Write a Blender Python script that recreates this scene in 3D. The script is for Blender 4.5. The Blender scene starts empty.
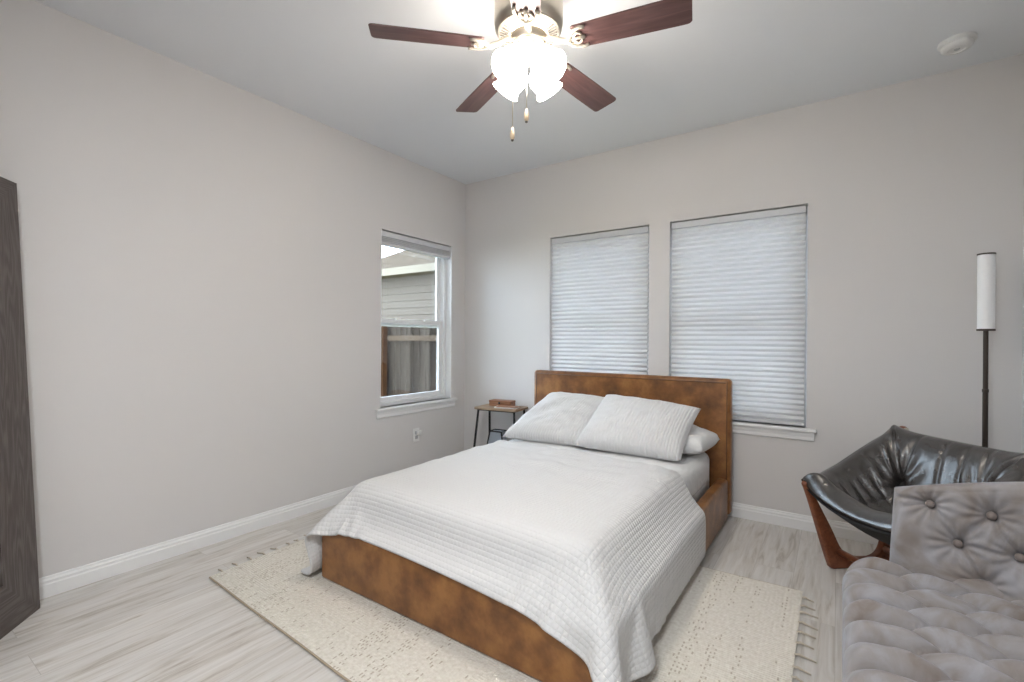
import bpy, bmesh, math, random
import numpy as np
from mathutils import Vector, Matrix, noise as mnoise

random.seed(7)
PI = math.pi
SC = bpy.context.scene
COL = SC.collection

# ------------------------------------------------------------------ camera, world, exposure
XL, YB, H = -3.027, 3.592, 2.74          # left wall, back wall, ceiling height
XR, YF = 0.806, -0.05                    # right wall, front wall
CAM_Z = 1.205
cam_d = bpy.data.cameras.new('camera')
cam_d.sensor_width = 36.0
cam_d.lens = 474.6 / 1024 * 36.0
cam_d.clip_start = 0.02
cam = bpy.data.objects.new('camera', cam_d)
COL.objects.link(cam)
_yaw, _pit, _rol = math.radians(34.422), math.radians(-.038), math.radians(.394)
F0 = Vector((-math.sin(_yaw), math.cos(_yaw), 0)); R0 = Vector((math.cos(_yaw), math.sin(_yaw), 0)); U0 = Vector((0, 0, 1))
CF = F0 * math.cos(_pit) + U0 * math.sin(_pit); CU = U0 * math.cos(_pit) - F0 * math.sin(_pit)
CR = R0 * math.cos(_rol) + CU * math.sin(_rol); CU = CU * math.cos(_rol) - R0 * math.sin(_rol)
cam.matrix_world = Matrix(((CR.x, CU.x, -CF.x, 0), (CR.y, CU.y, -CF.y, 0), (CR.z, CU.z, -CF.z, CAM_Z), (0, 0, 0, 1)))
SC.camera = cam

world = bpy.data.worlds.new('overcast_sky'); SC.world = world
world.use_nodes = True
WN = world.node_tree.nodes; WL = world.node_tree.links
WN['Background'].inputs[0].default_value = (0.71, 0.85, 1.0, 1)
WN['Background'].inputs[1].default_value = 5.8

SC.view_settings.view_transform = 'Standard'
SC.view_settings.look = 'None'
SC.view_settings.gamma = 1.0
SC.view_settings.use_curve_mapping = False
SC.view_settings.exposure = 1.14
SHADE_EMISSION = 19.0                    # the lit glass shades of the ceiling fan
FILL_LAMP = 27.0                         # unseen lamp added behind the camera to brighten the room

# ------------------------------------------------------------------ helpers
def mat(name, col=(.8, .8, .8), rough=.5, metal=0.0, spec=None, build=None, coat=0, sheen=0, trans=0):
    m = bpy.data.materials.new(name); m.use_nodes = True
    nt = m.node_tree; b = nt.nodes['Principled BSDF']
    b.inputs['Base Color'].default_value = (*col, 1)
    b.inputs['Roughness'].default_value = rough
    b.inputs['Metallic'].default_value = metal
    if spec is not None: b.inputs['Specular IOR Level'].default_value = spec
    if coat: b.inputs['Coat Weight'].default_value = coat; b.inputs['Coat Roughness'].default_value = .2
    if sheen: b.inputs['Sheen Weight'].default_value = sheen; b.inputs['Sheen Roughness'].default_value = .4
    if build: build(nt, b)
    return m

def N(nt, kind, **kw):
    n = nt.nodes.new(kind)
    for k, v in kw.items():
        if k.startswith('i_'):
            key = k[2:].replace('_', ' ')
            n.inputs[int(key) if key.isdigit() else key].default_value = v
        else: setattr(n, k, v)
    return n
def LK(nt, a, b): nt.links.new(a, b)

def ramp(nt, stops, interp='LINEAR'):
    r = nt.nodes.new('ShaderNodeValToRGB'); e = r.color_ramp.elements; r.color_ramp.interpolation = interp
    while len(e) > 1: e.remove(e[-1])
    e[0].position = stops[0][0]; e[0].color = (*stops[0][1], 1)
    for p, c in stops[1:]:
        x = e.new(p); x.color = (*c, 1)
    return r
def math_node(nt, op, a=None, b=None):
    n = nt.nodes.new('ShaderNodeMath'); n.operation = op
    for i, v in enumerate((a, b)):
        if v is None: continue
        if isinstance(v, (int, float)): n.inputs[i].default_value = v
        else: nt.links.new(v, n.inputs[i])
    return n.outputs[0]
def bump(nt, b, height, strength=.3, dist=.01):
    n = nt.nodes.new('ShaderNodeBump'); n.inputs['Strength'].default_value = strength; n.inputs['Distance'].default_value = dist
    nt.links.new(height, n.inputs['Height']); nt.links.new(n.outputs[0], b.inputs['Normal'])
    return n

def obj(name, bm, m, parent=None, smooth=False, auto=None):
    me = bpy.data.meshes.new(name)
    bmesh.ops.recalc_face_normals(bm, faces=bm.faces[:])
    bm.to_mesh(me); bm.free()
    ms = m if isinstance(m, (list, tuple)) else [m]
    for x in ms: me.materials.append(x)
    if smooth or auto is not None:
        me.polygons.foreach_set('use_smooth', [True] * len(me.polygons))
        if auto is not None: me.set_sharp_from_angle(angle=math.radians(auto))
    o = bpy.data.objects.new(name, me); COL.objects.link(o)
    if parent is not None:
        o.parent = parent
        o.matrix_parent_inverse = parent.matrix_world.inverted() if parent.type != 'EMPTY' else Matrix.Translation(-Vector(parent.location))
    return o

def tag(o, label=None, cat=None, group=None, kind=None):
    if label: o['label'] = label
    if cat: o['category'] = cat
    if group: o['group'] = group
    if kind: o['kind'] = kind
    return o
def thing(name, label, cat, loc=(0, 0, 0), group=None):
    o = bpy.data.objects.new(name, None); COL.objects.link(o); o.location = loc; o.empty_display_size = .1
    return tag(o, label, cat, group)
def struct(name, bm, m, parent=None, **kw):
    o = obj(name, bm, m, parent, **kw)
    if parent is None: o['kind'] = 'structure'
    return o

def box(bm, lo, hi, mx=None):
    x0, y0, z0 = lo; x1, y1, z1 = hi
    vs = [bm.verts.new(p) for p in ((x0,y0,z0),(x1,y0,z0),(x1,y1,z0),(x0,y1,z0),(x0,y0,z1),(x1,y0,z1),(x1,y1,z1),(x0,y1,z1))]
    fs = [bm.faces.new([vs[i] for i in f]) for f in ((3,2,1,0),(4,5,6,7),(0,1,5,4),(1,2,6,5),(2,3,7,6),(3,0,4,7))]
    if mx is not None:
        for v in vs: v.co = mx @ v.co
    return vs
def boxes(*bs):
    bm = bmesh.new()
    for b in bs: box(bm, *b)
    return bm
def bev(bm, w=.005, seg=2, ang=30):
    bm.normal_update()
    es = [e for e in bm.edges if len(e.link_faces) == 2 and e.calc_face_angle(0) > math.radians(ang)]
    bmesh.ops.bevel(bm, geom=es, offset=w, segments=seg, profile=.5, affect='EDGES', clamp_overlap=True)
    return bm
def bbox(lo, hi, w=.005, seg=2): return bev(boxes((lo, hi)), w, seg)

def lathe(bm, prof, origin=(0, 0, 0), axis=(0, 0, 1), seg=32, closed=False):
    """prof: list of (r, h) along axis"""
    ax = Vector(axis).normalized(); t = Vector((1, 0, 0)) if abs(ax.x) < .9 else Vector((0, 1, 0))
    a = ax.cross(t).normalized(); b = ax.cross(a); o = Vector(origin); rings = []
    for r, h in prof:
        if r < 1e-6: rings.append([bm.verts.new(o + ax * h)])
        else: rings.append([bm.verts.new(o + ax * h + (a * math.cos(2*PI*i/seg) + b * math.sin(2*PI*i/seg)) * r) for i in range(seg)])
    for p, q in zip(rings, rings[1:]):
        for i in range(seg):
            j = (i + 1) % seg
            if len(p) == 1 and len(q) == 1: continue
            if len(p) == 1: bm.faces.new((p[0], q[j], q[i]))
            elif len(q) == 1: bm.faces.new((p[i], p[j], q[0]))
            else: bm.faces.new((p[i], p[j], q[j], q[i]))
    return bm

def tube(bm, pts, r, seg=10, caps=True):
    """swept tube; r a number or a list; rings kept untwisted"""
    pts = [Vector(p) for p in pts]; n = len(pts); rs = r if isinstance(r, (list, tuple)) else [r] * n
    prev = None; rings = []
    for i, p in enumerate(pts):
        d = (pts[min(i+1, n-1)] - pts[max(i-1, 0)]).normalized()
        if prev is None:
            t = Vector((0, 0, 1)) if abs(d.z) < .9 else Vector((1, 0, 0)); a = d.cross(t).normalized()
        else: a = (prev - d * prev.dot(d)).normalized()
        prev = a; b = d.cross(a)
        rings.append([bm.verts.new(p + (a * math.cos(2*PI*k/seg) + b * math.sin(2*PI*k/seg)) * rs[i]) for k in range(seg)])
    for p, q in zip(rings, rings[1:]):
        for i in range(seg):
            j = (i + 1) % seg; bm.faces.new((p[i], p[j], q[j], q[i]))
    if caps: bm.faces.new(rings[0][::-1]); bm.faces.new(rings[-1])
    return bm

def prism(bm, poly, mx, depth):
    """2D polygon extruded along local +z by depth, transformed by mx"""
    a = [bm.verts.new(mx @ Vector((x, y, 0))) for x, y in poly]; b = [bm.verts.new(mx @ Vector((x, y, depth))) for x, y in poly]
    bm.faces.new(a[::-1]); bm.faces.new(b)
    n = len(poly)
    for i in range(n):
        j = (i + 1) % n; bm.faces.new((a[i], a[j], b[j], b[i]))
    return bm

def grid_bm(P, uv=None, bm=None):
    """P: (nu, nv, 3) array -> grid with uv layer"""
    bm = bm or bmesh.new(); nu, nv = P.shape[:2]
    vs = [[bm.verts.new(P[i, j]) for j in range(nv)] for i in range(nu)]
    L = bm.loops.layers.uv.verify() if uv is not None else None
    for i in range(nu - 1):
        for j in range(nv - 1):
            f = bm.faces.new((vs[i][j], vs[i+1][j], vs[i+1][j+1], vs[i][j+1]))
            if L:
                for lp, (a, b) in zip(f.loops, ((i, j), (i+1, j), (i+1, j+1), (i, j+1))): lp[L].uv = uv[a, b]
    return bm
def twoside_bm(T, B, uv=None):
    """closed cushion from a top and a bottom grid sharing their rim"""
    bm = bmesh.new(); nu, nv = T.shape[:2]
    vt = [[bm.verts.new(T[i, j]) for j in range(nv)] for i in range(nu)]
    vb = [[vt[i][j] if i in (0, nu-1) or j in (0, nv-1) else bm.verts.new(B[i, j]) for j in range(nv)] for i in range(nu)]
    L = bm.loops.layers.uv.verify()
    for vs, flip in ((vt, 0), (vb, 1)):
        for i in range(nu - 1):
            for j in range(nv - 1):
                idx = [(i, j), (i+1, j), (i+1, j+1), (i, j+1)]
                if flip: idx = idx[::-1]
                try: f = bm.faces.new([vs[a][b] for a, b in idx])
                except ValueError: continue
                if uv is not None:
                    for lp, (a, b) in zip(f.loops, idx): lp[L].uv = uv[a, b]
    return bm
def mnz(x, y, z=0.0, s=1.0): return mnoise.noise(Vector((x * s, y * s, z)))

# ------------------------------------------------------------------ materials
def b_paint(nt, b):
    tc = N(nt, 'ShaderNodeTexCoord'); n = N(nt, 'ShaderNodeTexNoise', i_Scale=90.0, i_Detail=3.0)
    LK(nt, tc.outputs['Object'], n.inputs['Vector']); bump(nt, b, n.outputs['Fac'], .06, .004)
WALL = mat('wall_paint', (.675, .657, .648), .75, spec=.25, build=b_paint)
CEIL = mat('ceiling_paint', (.77, .785, .81), .85, spec=.2, build=b_paint)
TRIM = mat('trim_white', (.82, .82, .82), .4)
VINYL = mat('window_vinyl', (.84, .85, .86), .35)

def b_floor(nt, b):
    tc = N(nt, 'ShaderNodeTexCoord'); mp = N(nt, 'ShaderNodeMapping'); mp.inputs['Rotation'].default_value = (0, 0, PI/2)
    LK(nt, tc.outputs['Object'], mp.inputs['Vector'])
    br = N(nt, 'ShaderNodeTexBrick', i_Scale=1.0, i_Mortar_Size=.0012, i_Mortar_Smooth=.3, i_Bias=0.0, i_Brick_Width=1.22, i_Row_Height=.18)
    br.offset = .37; br.inputs['Color1'].default_value = (0, 0, 0, 1); br.inputs['Color2'].default_value = (1, 1, 1, 1); br.inputs['Mortar'].default_value = (.5, .5, .5, 1)
    LK(nt, mp.outputs[0], br.inputs['Vector'])
    sh = N(nt, 'ShaderNodeVectorMath', operation='MULTIPLY_ADD'); LK(nt, br.outputs['Color'], sh.inputs[0]); sh.inputs[1].default_value = (7, 3, 11)
    LK(nt, mp.outputs[0], sh.inputs[2])
    st = N(nt, 'ShaderNodeMapping'); st.inputs['Scale'].default_value = (.9, 9, 1); LK(nt, sh.outputs[0], st.inputs['Vector'])
    n1 = N(nt, 'ShaderNodeTexNoise', i_Scale=2.6, i_Detail=7.0, i_Roughness=.62, i_Distortion=1.1); LK(nt, st.outputs[0], n1.inputs['Vector'])
    st2 = N(nt, 'ShaderNodeMapping'); st2.inputs['Scale'].default_value = (1.5, 30, 1); LK(nt, sh.outputs[0], st2.inputs['Vector'])
    n2 = N(nt, 'ShaderNodeTexNoise', i_Scale=2.0, i_Detail=4.0); LK(nt, st2.outputs[0], n2.inputs['Vector'])
    r = ramp(nt, [(.30, (.42, .375, .325)), (.43, (.61, .575, .53)), (.55, (.68, .655, .625)), (.75, (.74, .72, .69))]); LK(nt, n1.outputs['Fac'], r.inputs[0])
    r2 = ramp(nt, [(.3, (.88, .875, .87)), (.6, (1, 1, 1))]); LK(nt, n2.outputs['Fac'], r2.inputs[0])
    m1 = N(nt, 'ShaderNodeMix', data_type='RGBA', blend_type='MULTIPLY'); m1.inputs[0].default_value = 1
    LK(nt, r.outputs[0], m1.inputs[6]); LK(nt, r2.outputs[0], m1.inputs[7])
    tone = ramp(nt, [(0, (.9, .9, .9)), (1, (1.03, 1.03, 1.03))]); LK(nt, br.outputs['Color'], tone.inputs[0])
    m2 = N(nt, 'ShaderNodeMix', data_type='RGBA', blend_type='MULTIPLY'); m2.inputs[0].default_value = 1
    LK(nt, m1.outputs[2], m2.inputs[6]); LK(nt, tone.outputs[0], m2.inputs[7])
    m3 = N(nt, 'ShaderNodeMix', data_type='RGBA'); m3.inputs[7].default_value = (.36, .33, .3, 1)
    LK(nt, math_node(nt, 'MULTIPLY', br.outputs['Fac'], .6), m3.inputs[0]); LK(nt, m2.outputs[2], m3.inputs[6])
    LK(nt, m3.outputs[2], b.inputs['Base Color'])
    bump(nt, b, br.outputs['Fac'], -.15, .002)
FLOOR = mat('plank_floor', (.6, .57, .53), .38, spec=.4, build=b_floor)

def b_leather(nt, b):
    tc = N(nt, 'ShaderNodeTexCoord')
    n = N(nt, 'ShaderNodeTexNoise', i_Scale=7.0, i_Detail=5.0, i_Roughness=.6); LK(nt, tc.outputs['Object'], n.inputs['Vector'])
    n0 = N(nt, 'ShaderNodeTexNoise', i_Scale=2.3, i_Detail=2.0); LK(nt, tc.outputs['Object'], n0.inputs['Vector'])
    f = math_node(nt, 'ADD', math_node(nt, 'MULTIPLY', n.outputs['Fac'], .7), math_node(nt, 'MULTIPLY', n0.outputs['Fac'], .3))
    r = ramp(nt, [(.34, (.090, .035, .012)), (.48, (.205, .082, .023)), (.61, (.34, .150, .044))]); LK(nt, f, r.inputs[0])
    LK(nt, r.outputs[0], b.inputs['Base Color'])
    v = N(nt, 'ShaderNodeTexVoronoi', i_Scale=260.0); LK(nt, tc.outputs['Object'], v.inputs['Vector'])
    bump(nt, b, v.outputs['Distance'], .12, .002)
LEATHER = mat('caramel_leather', (.3, .13, .04), .36, spec=.5, build=b_leather)
LSTITCH = mat('leather_seam', (.12, .05, .018), .5)

def quilt_build(pitch, depth, ribs=False, cross=True):
    def f(nt, b):
        uvn = N(nt, 'ShaderNodeUVMap'); s = N(nt, 'ShaderNodeSeparateXYZ'); LK(nt, uvn.outputs[0], s.inputs[0])
        def wav(o, p): return math_node(nt, 'POWER', math_node(nt, 'ABSOLUTE', math_node(nt, 'SINE', math_node(nt, 'MULTIPLY', o, PI / p))), .5)
        a = wav(s.outputs[0], pitch)
        if cross: a = math_node(nt, 'MULTIPLY', a, wav(s.outputs[1], pitch * (1 if not ribs else 3)))
        n = N(nt, 'ShaderNodeTexNoise', i_Scale=150.0, i_Detail=3.0); LK(nt, uvn.outputs[0], n.inputs['Vector'])
        n3 = N(nt, 'ShaderNodeTexNoise', i_Scale=9.0, i_Detail=3.0); LK(nt, uvn.outputs[0], n3.inputs['Vector'])
        hgt = math_node(nt, 'ADD', a, math_node(nt, 'ADD', math_node(nt, 'MULTIPLY', n.outputs['Fac'], .25), math_node(nt, 'MULTIPLY', n3.outputs['Fac'], .8)))
        bump(nt, b, hgt, .8, depth)
    return f
QUILT = mat('white_quilt', (.71, .705, .705), .85, spec=.15, sheen=.1, build=quilt_build(.0205, .0032))
SHAM = mat('white_sham', (.78, .78, .785), .85, spec=.15, sheen=.1, build=quilt_build(.019, .006, cross=False))
def b_linen(nt, b):
    tc = N(nt, 'ShaderNodeTexCoord'); n = N(nt, 'ShaderNodeTexNoise', i_Scale=14.0, i_Detail=4.0, i_Distortion=.6); LK(nt, tc.outputs['Object'], n.inputs['Vector'])
    bump(nt, b, n.outputs['Fac'], .35, .02)
LINEN = mat('white_linen', (.82, .82, .82), .85, spec=.15, build=b_linen)

def b_rug(nt, b):
    uvn = N(nt, 'ShaderNodeUVMap'); s = N(nt, 'ShaderNodeSeparateXYZ'); LK(nt, uvn.outputs[0], s.inputs[0])
    u, v = s.outputs[0], s.outputs[1]                  # metres along the length / the depth
    row = math_node(nt, 'FLOOR', math_node(nt, 'DIVIDE', u, .014))
    cu = N(nt, 'ShaderNodeCombineXYZ'); LK(nt, row, cu.inputs[0])
    wn = N(nt, 'ShaderNodeTexWhiteNoise', noise_dimensions='1D'); LK(nt, row, wn.inputs['W'])
    band = N(nt, 'ShaderNodeTexNoise', noise_dimensions='1D', i_Scale=.115, i_Detail=1.0); LK(nt, row, band.inputs['W'])
    # dashes along v, offset per row
    vv = math_node(nt, 'ADD', math_node(nt, 'DIVIDE', v, .026), math_node(nt, 'MULTIPLY', wn.outputs['Value'], 1.0))
    fr = math_node(nt, 'FRACT', vv); cell = math_node(nt, 'FLOOR', vv)
    cc = N(nt, 'ShaderNodeCombineXYZ'); LK(nt, row, cc.inputs[0]); LK(nt, cell, cc.inputs[1])
    wc = N(nt, 'ShaderNodeTexWhiteNoise', noise_dimensions='2D'); LK(nt, cc.outputs[0], wc.inputs['Vector'])
    dash = math_node(nt, 'LESS_THAN', fr, math_node(nt, 'ADD', math_node(nt, 'MULTIPLY', wc.outputs['Value'], .6), .1))
    fu = math_node(nt, 'FRACT', math_node(nt, 'DIVIDE', u, .014)); inrow = math_node(nt, 'LESS_THAN', math_node(nt, 'ABSOLUTE', math_node(nt, 'SUBTRACT', fu, .5)), .22)
    big = N(nt, 'ShaderNodeTexNoise', i_Scale=3.0, i_Detail=2.0); LK(nt, uvn.outputs[0], big.inputs['Vector'])
    bandn = N(nt, 'ShaderNodeTexWhiteNoise', noise_dimensions='1D'); LK(nt, math_node(nt, 'FLOOR', math_node(nt, 'DIVIDE', row, 5.0)), bandn.inputs['W'])
    score = math_node(nt, 'ADD', math_node(nt, 'MULTIPLY', bandn.outputs['Value'], .34), math_node(nt, 'ADD', math_node(nt, 'MULTIPLY', wn.outputs['Value'], .26), math_node(nt, 'ADD', math_node(nt, 'MULTIPLY', wc.outputs['Value'], .25), math_node(nt, 'MULTIPLY', big.outputs['Fac'], .6))))
    keep = math_node(nt, 'GREATER_THAN', score, .87)
    d = math_node(nt, 'MULTIPLY', math_node(nt, 'MULTIPLY', dash, inrow), keep)
    n = N(nt, 'ShaderNodeTexNoise', i_Scale=60.0, i_Detail=3.0); LK(nt, uvn.outputs[0], n.inputs['Vector'])
    r = ramp(nt, [(.3, (.67, .625, .55)), (.7, (.81, .775, .71))]); LK(nt, n.outputs['Fac'], r.inputs[0])
    mx = N(nt, 'ShaderNodeMix', data_type='RGBA'); LK(nt, math_node(nt, 'MULTIPLY', d, .65), mx.inputs[0]); LK(nt, r.outputs[0], mx.inputs[6]); mx.inputs[7].default_value = (.38, .315, .235, 1)
    LK(nt, mx.outputs[2], b.inputs['Base Color'])
    wv = math_node(nt, 'SINE', math_node(nt, 'MULTIPLY', u, 2 * PI / .017)); wv2 = math_node(nt, 'SINE', math_node(nt, 'MULTIPLY', v, 2 * PI / .012))
    hgt = math_node(nt, 'SUBTRACT', math_node(nt, 'ADD', math_node(nt, 'MULTIPLY', math_node(nt, 'ADD', wv, wv2), .25), n.outputs['Fac']), d)
    bump(nt, b, hgt, .5, .006)
RUG = mat('cream_rug', (.7, .66, .58), .95, spec=.1, build=b_rug)
RUGEDGE = mat('rug_edge_tan', (.42, .34, .25), .9)
TASSEL = mat('rug_tassel', (.55, .48, .39), .95)

def b_wood(c1, c2, scale=(1, 12, 12), sc=3.0):
    def f(nt, b):
        tc = N(nt, 'ShaderNodeTexCoord'); mp = N(nt, 'ShaderNodeMapping'); mp.inputs['Scale'].default_value = scale; LK(nt, tc.outputs['Object'], mp.inputs['Vector'])
        n = N(nt, 'ShaderNodeTexNoise', i_Scale=sc, i_Detail=6.0, i_Distortion=1.2); LK(nt, mp.outputs[0], n.inputs['Vector'])
        r = ramp(nt, [(.3, c1), (.7, c2)]); LK(nt, n.outputs['Fac'], r.inputs[0]); LK(nt, r.outputs[0], b.inputs['Base Color'])
        bump(nt, b, n.outputs['Fac'], .1, .003)
    return f
CHERRY = mat('cherry_blade', (.12, .04, .03), .38, build=b_wood((.064, .029, .028), (.122, .062, .057), (2, 26, 20), 1.6))
def b_ash(nt, b):
    uvn = N(nt, 'ShaderNodeUVMap'); mp = N(nt, 'ShaderNodeMapping'); mp.inputs['Scale'].default_value = (11, 1.0, 1); LK(nt, uvn.outputs[0], mp.inputs['Vector'])
    n = N(nt, 'ShaderNodeTexNoise', i_Scale=1.4, i_Detail=1.0); LK(nt, mp.outputs[0], n.inputs['Vector'])
    w = math_node(nt, 'SINE', math_node(nt, 'MULTIPLY', n.outputs['Fac'], 75.0))
    n2 = N(nt, 'ShaderNodeTexNoise', i_Scale=9.0, i_Detail=5.0); mp2 = N(nt, 'ShaderNodeMapping'); mp2.inputs['Scale'].default_value = (25, 1.2, 1)
    LK(nt, uvn.outputs[0], mp2.inputs['Vector']); LK(nt, mp2.outputs[0], n2.inputs['Vector'])
    f = math_node(nt, 'ADD', math_node(nt, 'MULTIPLY', w, .16), n2.outputs['Fac'])
    r = ramp(nt, [(.3, (.070, .053, .046)), (.55, (.095, .077, .069)), (.78, (.135, .113, .103))]); LK(nt, f, r.inputs[0])
    LK(nt, r.outputs[0], b.inputs['Base Color']); bump(nt, b, f, .12, .002)
ASH = mat('dark_stained_ash', (.09, .07, .06), .42, build=b_ash)
TEAK = mat('reddish_bent_wood', (.2, .06, .02), .4, build=b_wood((.16, .045, .018), (.26, .085, .034), (3, 20, 20), 2))
TABLEWOOD = mat('table_wood', (.3, .2, .12), .5, build=b_wood((.22, .15, .09), (.36, .25, .16), (3, 20, 20), 2))
BOXWOOD = mat('brown_box_wood', (.26, .12, .06), .5, build=b_wood((.22, .09, .045), (.34, .16, .08), (4, 20, 30), 2))
BLACKM = mat('black_metal', (.018, .018, .02), .4, metal=.3)
NICKEL = mat('brushed_nickel', (.52, .47, .40), .32, metal=1.0)
NICKELL = mat('satin_nickel_light', (.58, .53, .45), .35, metal=.7)
DARKSLOT = mat('vent_dark', (.10, .09, .08), .6)
BRONZE = mat('bronze_pole', (.055, .042, .034), .38, metal=.6)
WHITEPL = mat('white_plastic', (.80, .80, .79), .4)
GREYPL = mat('grey_plastic', (.45, .46, .48), .5)
def b_black_leather(nt, b):
    tc = N(nt, 'ShaderNodeTexCoord')
    n = N(nt, 'ShaderNodeTexNoise', i_Scale=18.0, i_Detail=4.0, i_Distortion=1.0); LK(nt, tc.outputs['Object'], n.inputs['Vector'])
    v = N(nt, 'ShaderNodeTexVoronoi', i_Scale=330.0); LK(nt, tc.outputs['Object'], v.inputs['Vector'])
    r = ramp(nt, [(.35, (.022, .018, .017)), (.65, (.045, .037, .034))]); LK(nt, n.outputs['Fac'], r.inputs[0]); LK(nt, r.outputs[0], b.inputs['Base Color'])
    bump(nt, b, math_node(nt, 'ADD', n.outputs['Fac'], math_node(nt, 'MULTIPLY', v.outputs['Distance'], .1)), .3, .012)
BLEATHER = mat('dark_brown_leather', (.03, .025, .024), .27, spec=.9, coat=.5, build=b_black_leather)
CANVAS = mat('black_canvas', (.012, .011, .011), .8)
def b_velvet(nt, b):
    tc = N(nt, 'ShaderNodeTexCoord'); n = N(nt, 'ShaderNodeTexNoise', i_Scale=7.0, i_Detail=4.0, i_Distortion=1.6); LK(nt, tc.outputs['Object'], n.inputs['Vector'])
    r = ramp(nt, [(.30, (.207, .170, .150)), (.50, (.262, .241, .236)), (.68, (.318, .308, .326))]); LK(nt, n.outputs['Fac'], r.inputs[0]); LK(nt, r.outputs[0], b.inputs['Base Color'])
    bump(nt, b, n.outputs['Fac'], .12, .01)
VELVET = mat('mauve_grey_velvet', (.36, .32, .31), .75, spec=.2, sheen=.22, build=b_velvet)
VELVET.node_tree.nodes['Principled BSDF'].inputs['Sheen Tint'].default_value = (.80, .86, 1.0, 1)
VELVET.node_tree.nodes['Principled BSDF'].inputs['Sheen Roughness'].default_value = .5
BTN = mat('velvet_button', (.20, .165, .15), .75, sheen=.3)
MIRROR = mat('mirror_glass', (.88, .89, .9), .02, metal=1.0)

def b_shade_glass(nt, b):
    b.inputs['Emission Color'].default_value = (1.0, .925, .83, 1); b.inputs['Emission Strength'].default_value = SHADE_EMISSION
LIT = mat('lit_frosted_glass', (.9, .88, .84), .4, build=b_shade_glass)
def b_acrylic(nt, b): b.inputs['Subsurface Weight'].default_value = 0.0
ACRYL = mat('white_acrylic', (.88, .88, .89), .35, build=b_acrylic)

def mk_glass():
    m = bpy.data.materials.new('window_glass'); m.use_nodes = True; nt = m.node_tree; nt.nodes.remove(nt.nodes['Principled BSDF'])
    out = nt.nodes['Material Output']; t = N(nt, 'ShaderNodeBsdfTransparent'); t.inputs[0].default_value = (.95, .96, .96, 1)
    g = N(nt, 'ShaderNodeBsdfGlossy'); g.inputs['Roughness'].default_value = .02
    fr = N(nt, 'ShaderNodeFresnel', i_IOR=1.35); mx = N(nt, 'ShaderNodeMixShader'); LK(nt, fr.outputs[0], mx.inputs[0]); LK(nt, t.outputs[0], mx.inputs[1]); LK(nt, g.outputs[0], mx.inputs[2])
    LK(nt, mx.outputs[0], out.inputs[0]); return m
GLASS = mk_glass()
def mk_cell():
    m = bpy.data.materials.new('cellular_fabric'); m.use_nodes = True; nt = m.node_tree; b = nt.nodes['Principled BSDF']
    b.inputs['Base Color'].default_value = (.80, .805, .82, 1); b.inputs['Roughness'].default_value = .85
    t = N(nt, 'ShaderNodeBsdfTranslucent'); t.inputs[0].default_value = (.80, .79, .78, 1)
    mx = N(nt, 'ShaderNodeMixShader'); mx.inputs[0].default_value = .23
    LK(nt, b.outputs[0], mx.inputs[1]); LK(nt, t.outputs[0], mx.inputs[2]); LK(nt, mx.outputs[0], nt.nodes['Material Output'].inputs[0]); return m
CELL = mk_cell()
RAIL = mat('shade_rail', (.60, .61, .63), .5)
# outside
def b_fence(nt, b):
    tc = N(nt, 'ShaderNodeTexCoord'); mp = N(nt, 'ShaderNodeMapping'); mp.inputs['Scale'].default_value = (12, 12, 1.0); LK(nt, tc.outputs['Object'], mp.inputs['Vector'])
    n = N(nt, 'ShaderNodeTexNoise', i_Scale=1.3, i_Detail=6.0, i_Distortion=1.5); LK(nt, mp.outputs[0], n.inputs['Vector'])
    s = N(nt, 'ShaderNodeSeparateXYZ'); LK(nt, tc.outputs['Object'], s.inputs[0])
    w = N(nt, 'ShaderNodeTexWhiteNoise', noise_dimensions='1D'); LK(nt, math_node(nt, 'FLOOR', math_node(nt, 'DIVIDE', s.outputs[0], .145)), w.inputs['W'])
    f = math_node(nt, 'ADD', math_node(nt, 'MULTIPLY', w.outputs['Value'], .45), math_node(nt, 'MULTIPLY', n.outputs['Fac'], .6))
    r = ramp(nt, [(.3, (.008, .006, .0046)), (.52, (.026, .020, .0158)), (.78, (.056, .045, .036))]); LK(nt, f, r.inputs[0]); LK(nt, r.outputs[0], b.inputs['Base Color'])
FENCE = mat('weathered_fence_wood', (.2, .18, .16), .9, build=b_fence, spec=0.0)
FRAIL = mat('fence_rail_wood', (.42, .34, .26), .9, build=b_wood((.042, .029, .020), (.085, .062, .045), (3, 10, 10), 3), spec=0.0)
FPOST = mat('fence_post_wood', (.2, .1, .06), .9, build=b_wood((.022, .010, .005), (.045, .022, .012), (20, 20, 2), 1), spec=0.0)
SIDING = mat('house_siding', (.114, .095, .078), .8, spec=0.0)
FASCIA = mat('house_fascia', (.19, .165, .13), .7, spec=0.0)
SOFFIT = mat('house_soffit', (.12, .097, .066), .8, spec=0.0)
def b_shingle(nt, b):
    tc = N(nt, 'ShaderNodeTexCoord'); br = N(nt, 'ShaderNodeTexBrick', i_Scale=1.0, i_Mortar_Size=.012, i_Brick_Width=.3, i_Row_Height=.09)
    br.inputs['Color1'].default_value = (.062, .048, .036, 1); br.inputs['Color2'].default_value = (.094, .075, .058, 1); br.inputs['Mortar'].default_value = (.05, .04, .031, 1)
    LK(nt, tc.outputs['Object'], br.inputs['Vector']); LK(nt, br.outputs['Color'], b.inputs['Base Color'])
SHINGLE = mat('roof_shingles', (.36, .32, .28), .9, build=b_shingle, spec=0.0)
def b_grass(nt, b):
    tc = N(nt, 'ShaderNodeTexCoord'); n = N(nt, 'ShaderNodeTexNoise', i_Scale=6.0, i_Detail=6.0); LK(nt, tc.outputs['Object'], n.inputs['Vector'])
    r = ramp(nt, [(.3, (.10, .11, .05)), (.7, (.2, .2, .1))]); LK(nt, n.outputs['Fac'], r.inputs[0]); LK(nt, r.outputs[0], b.inputs['Base Color'])
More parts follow.
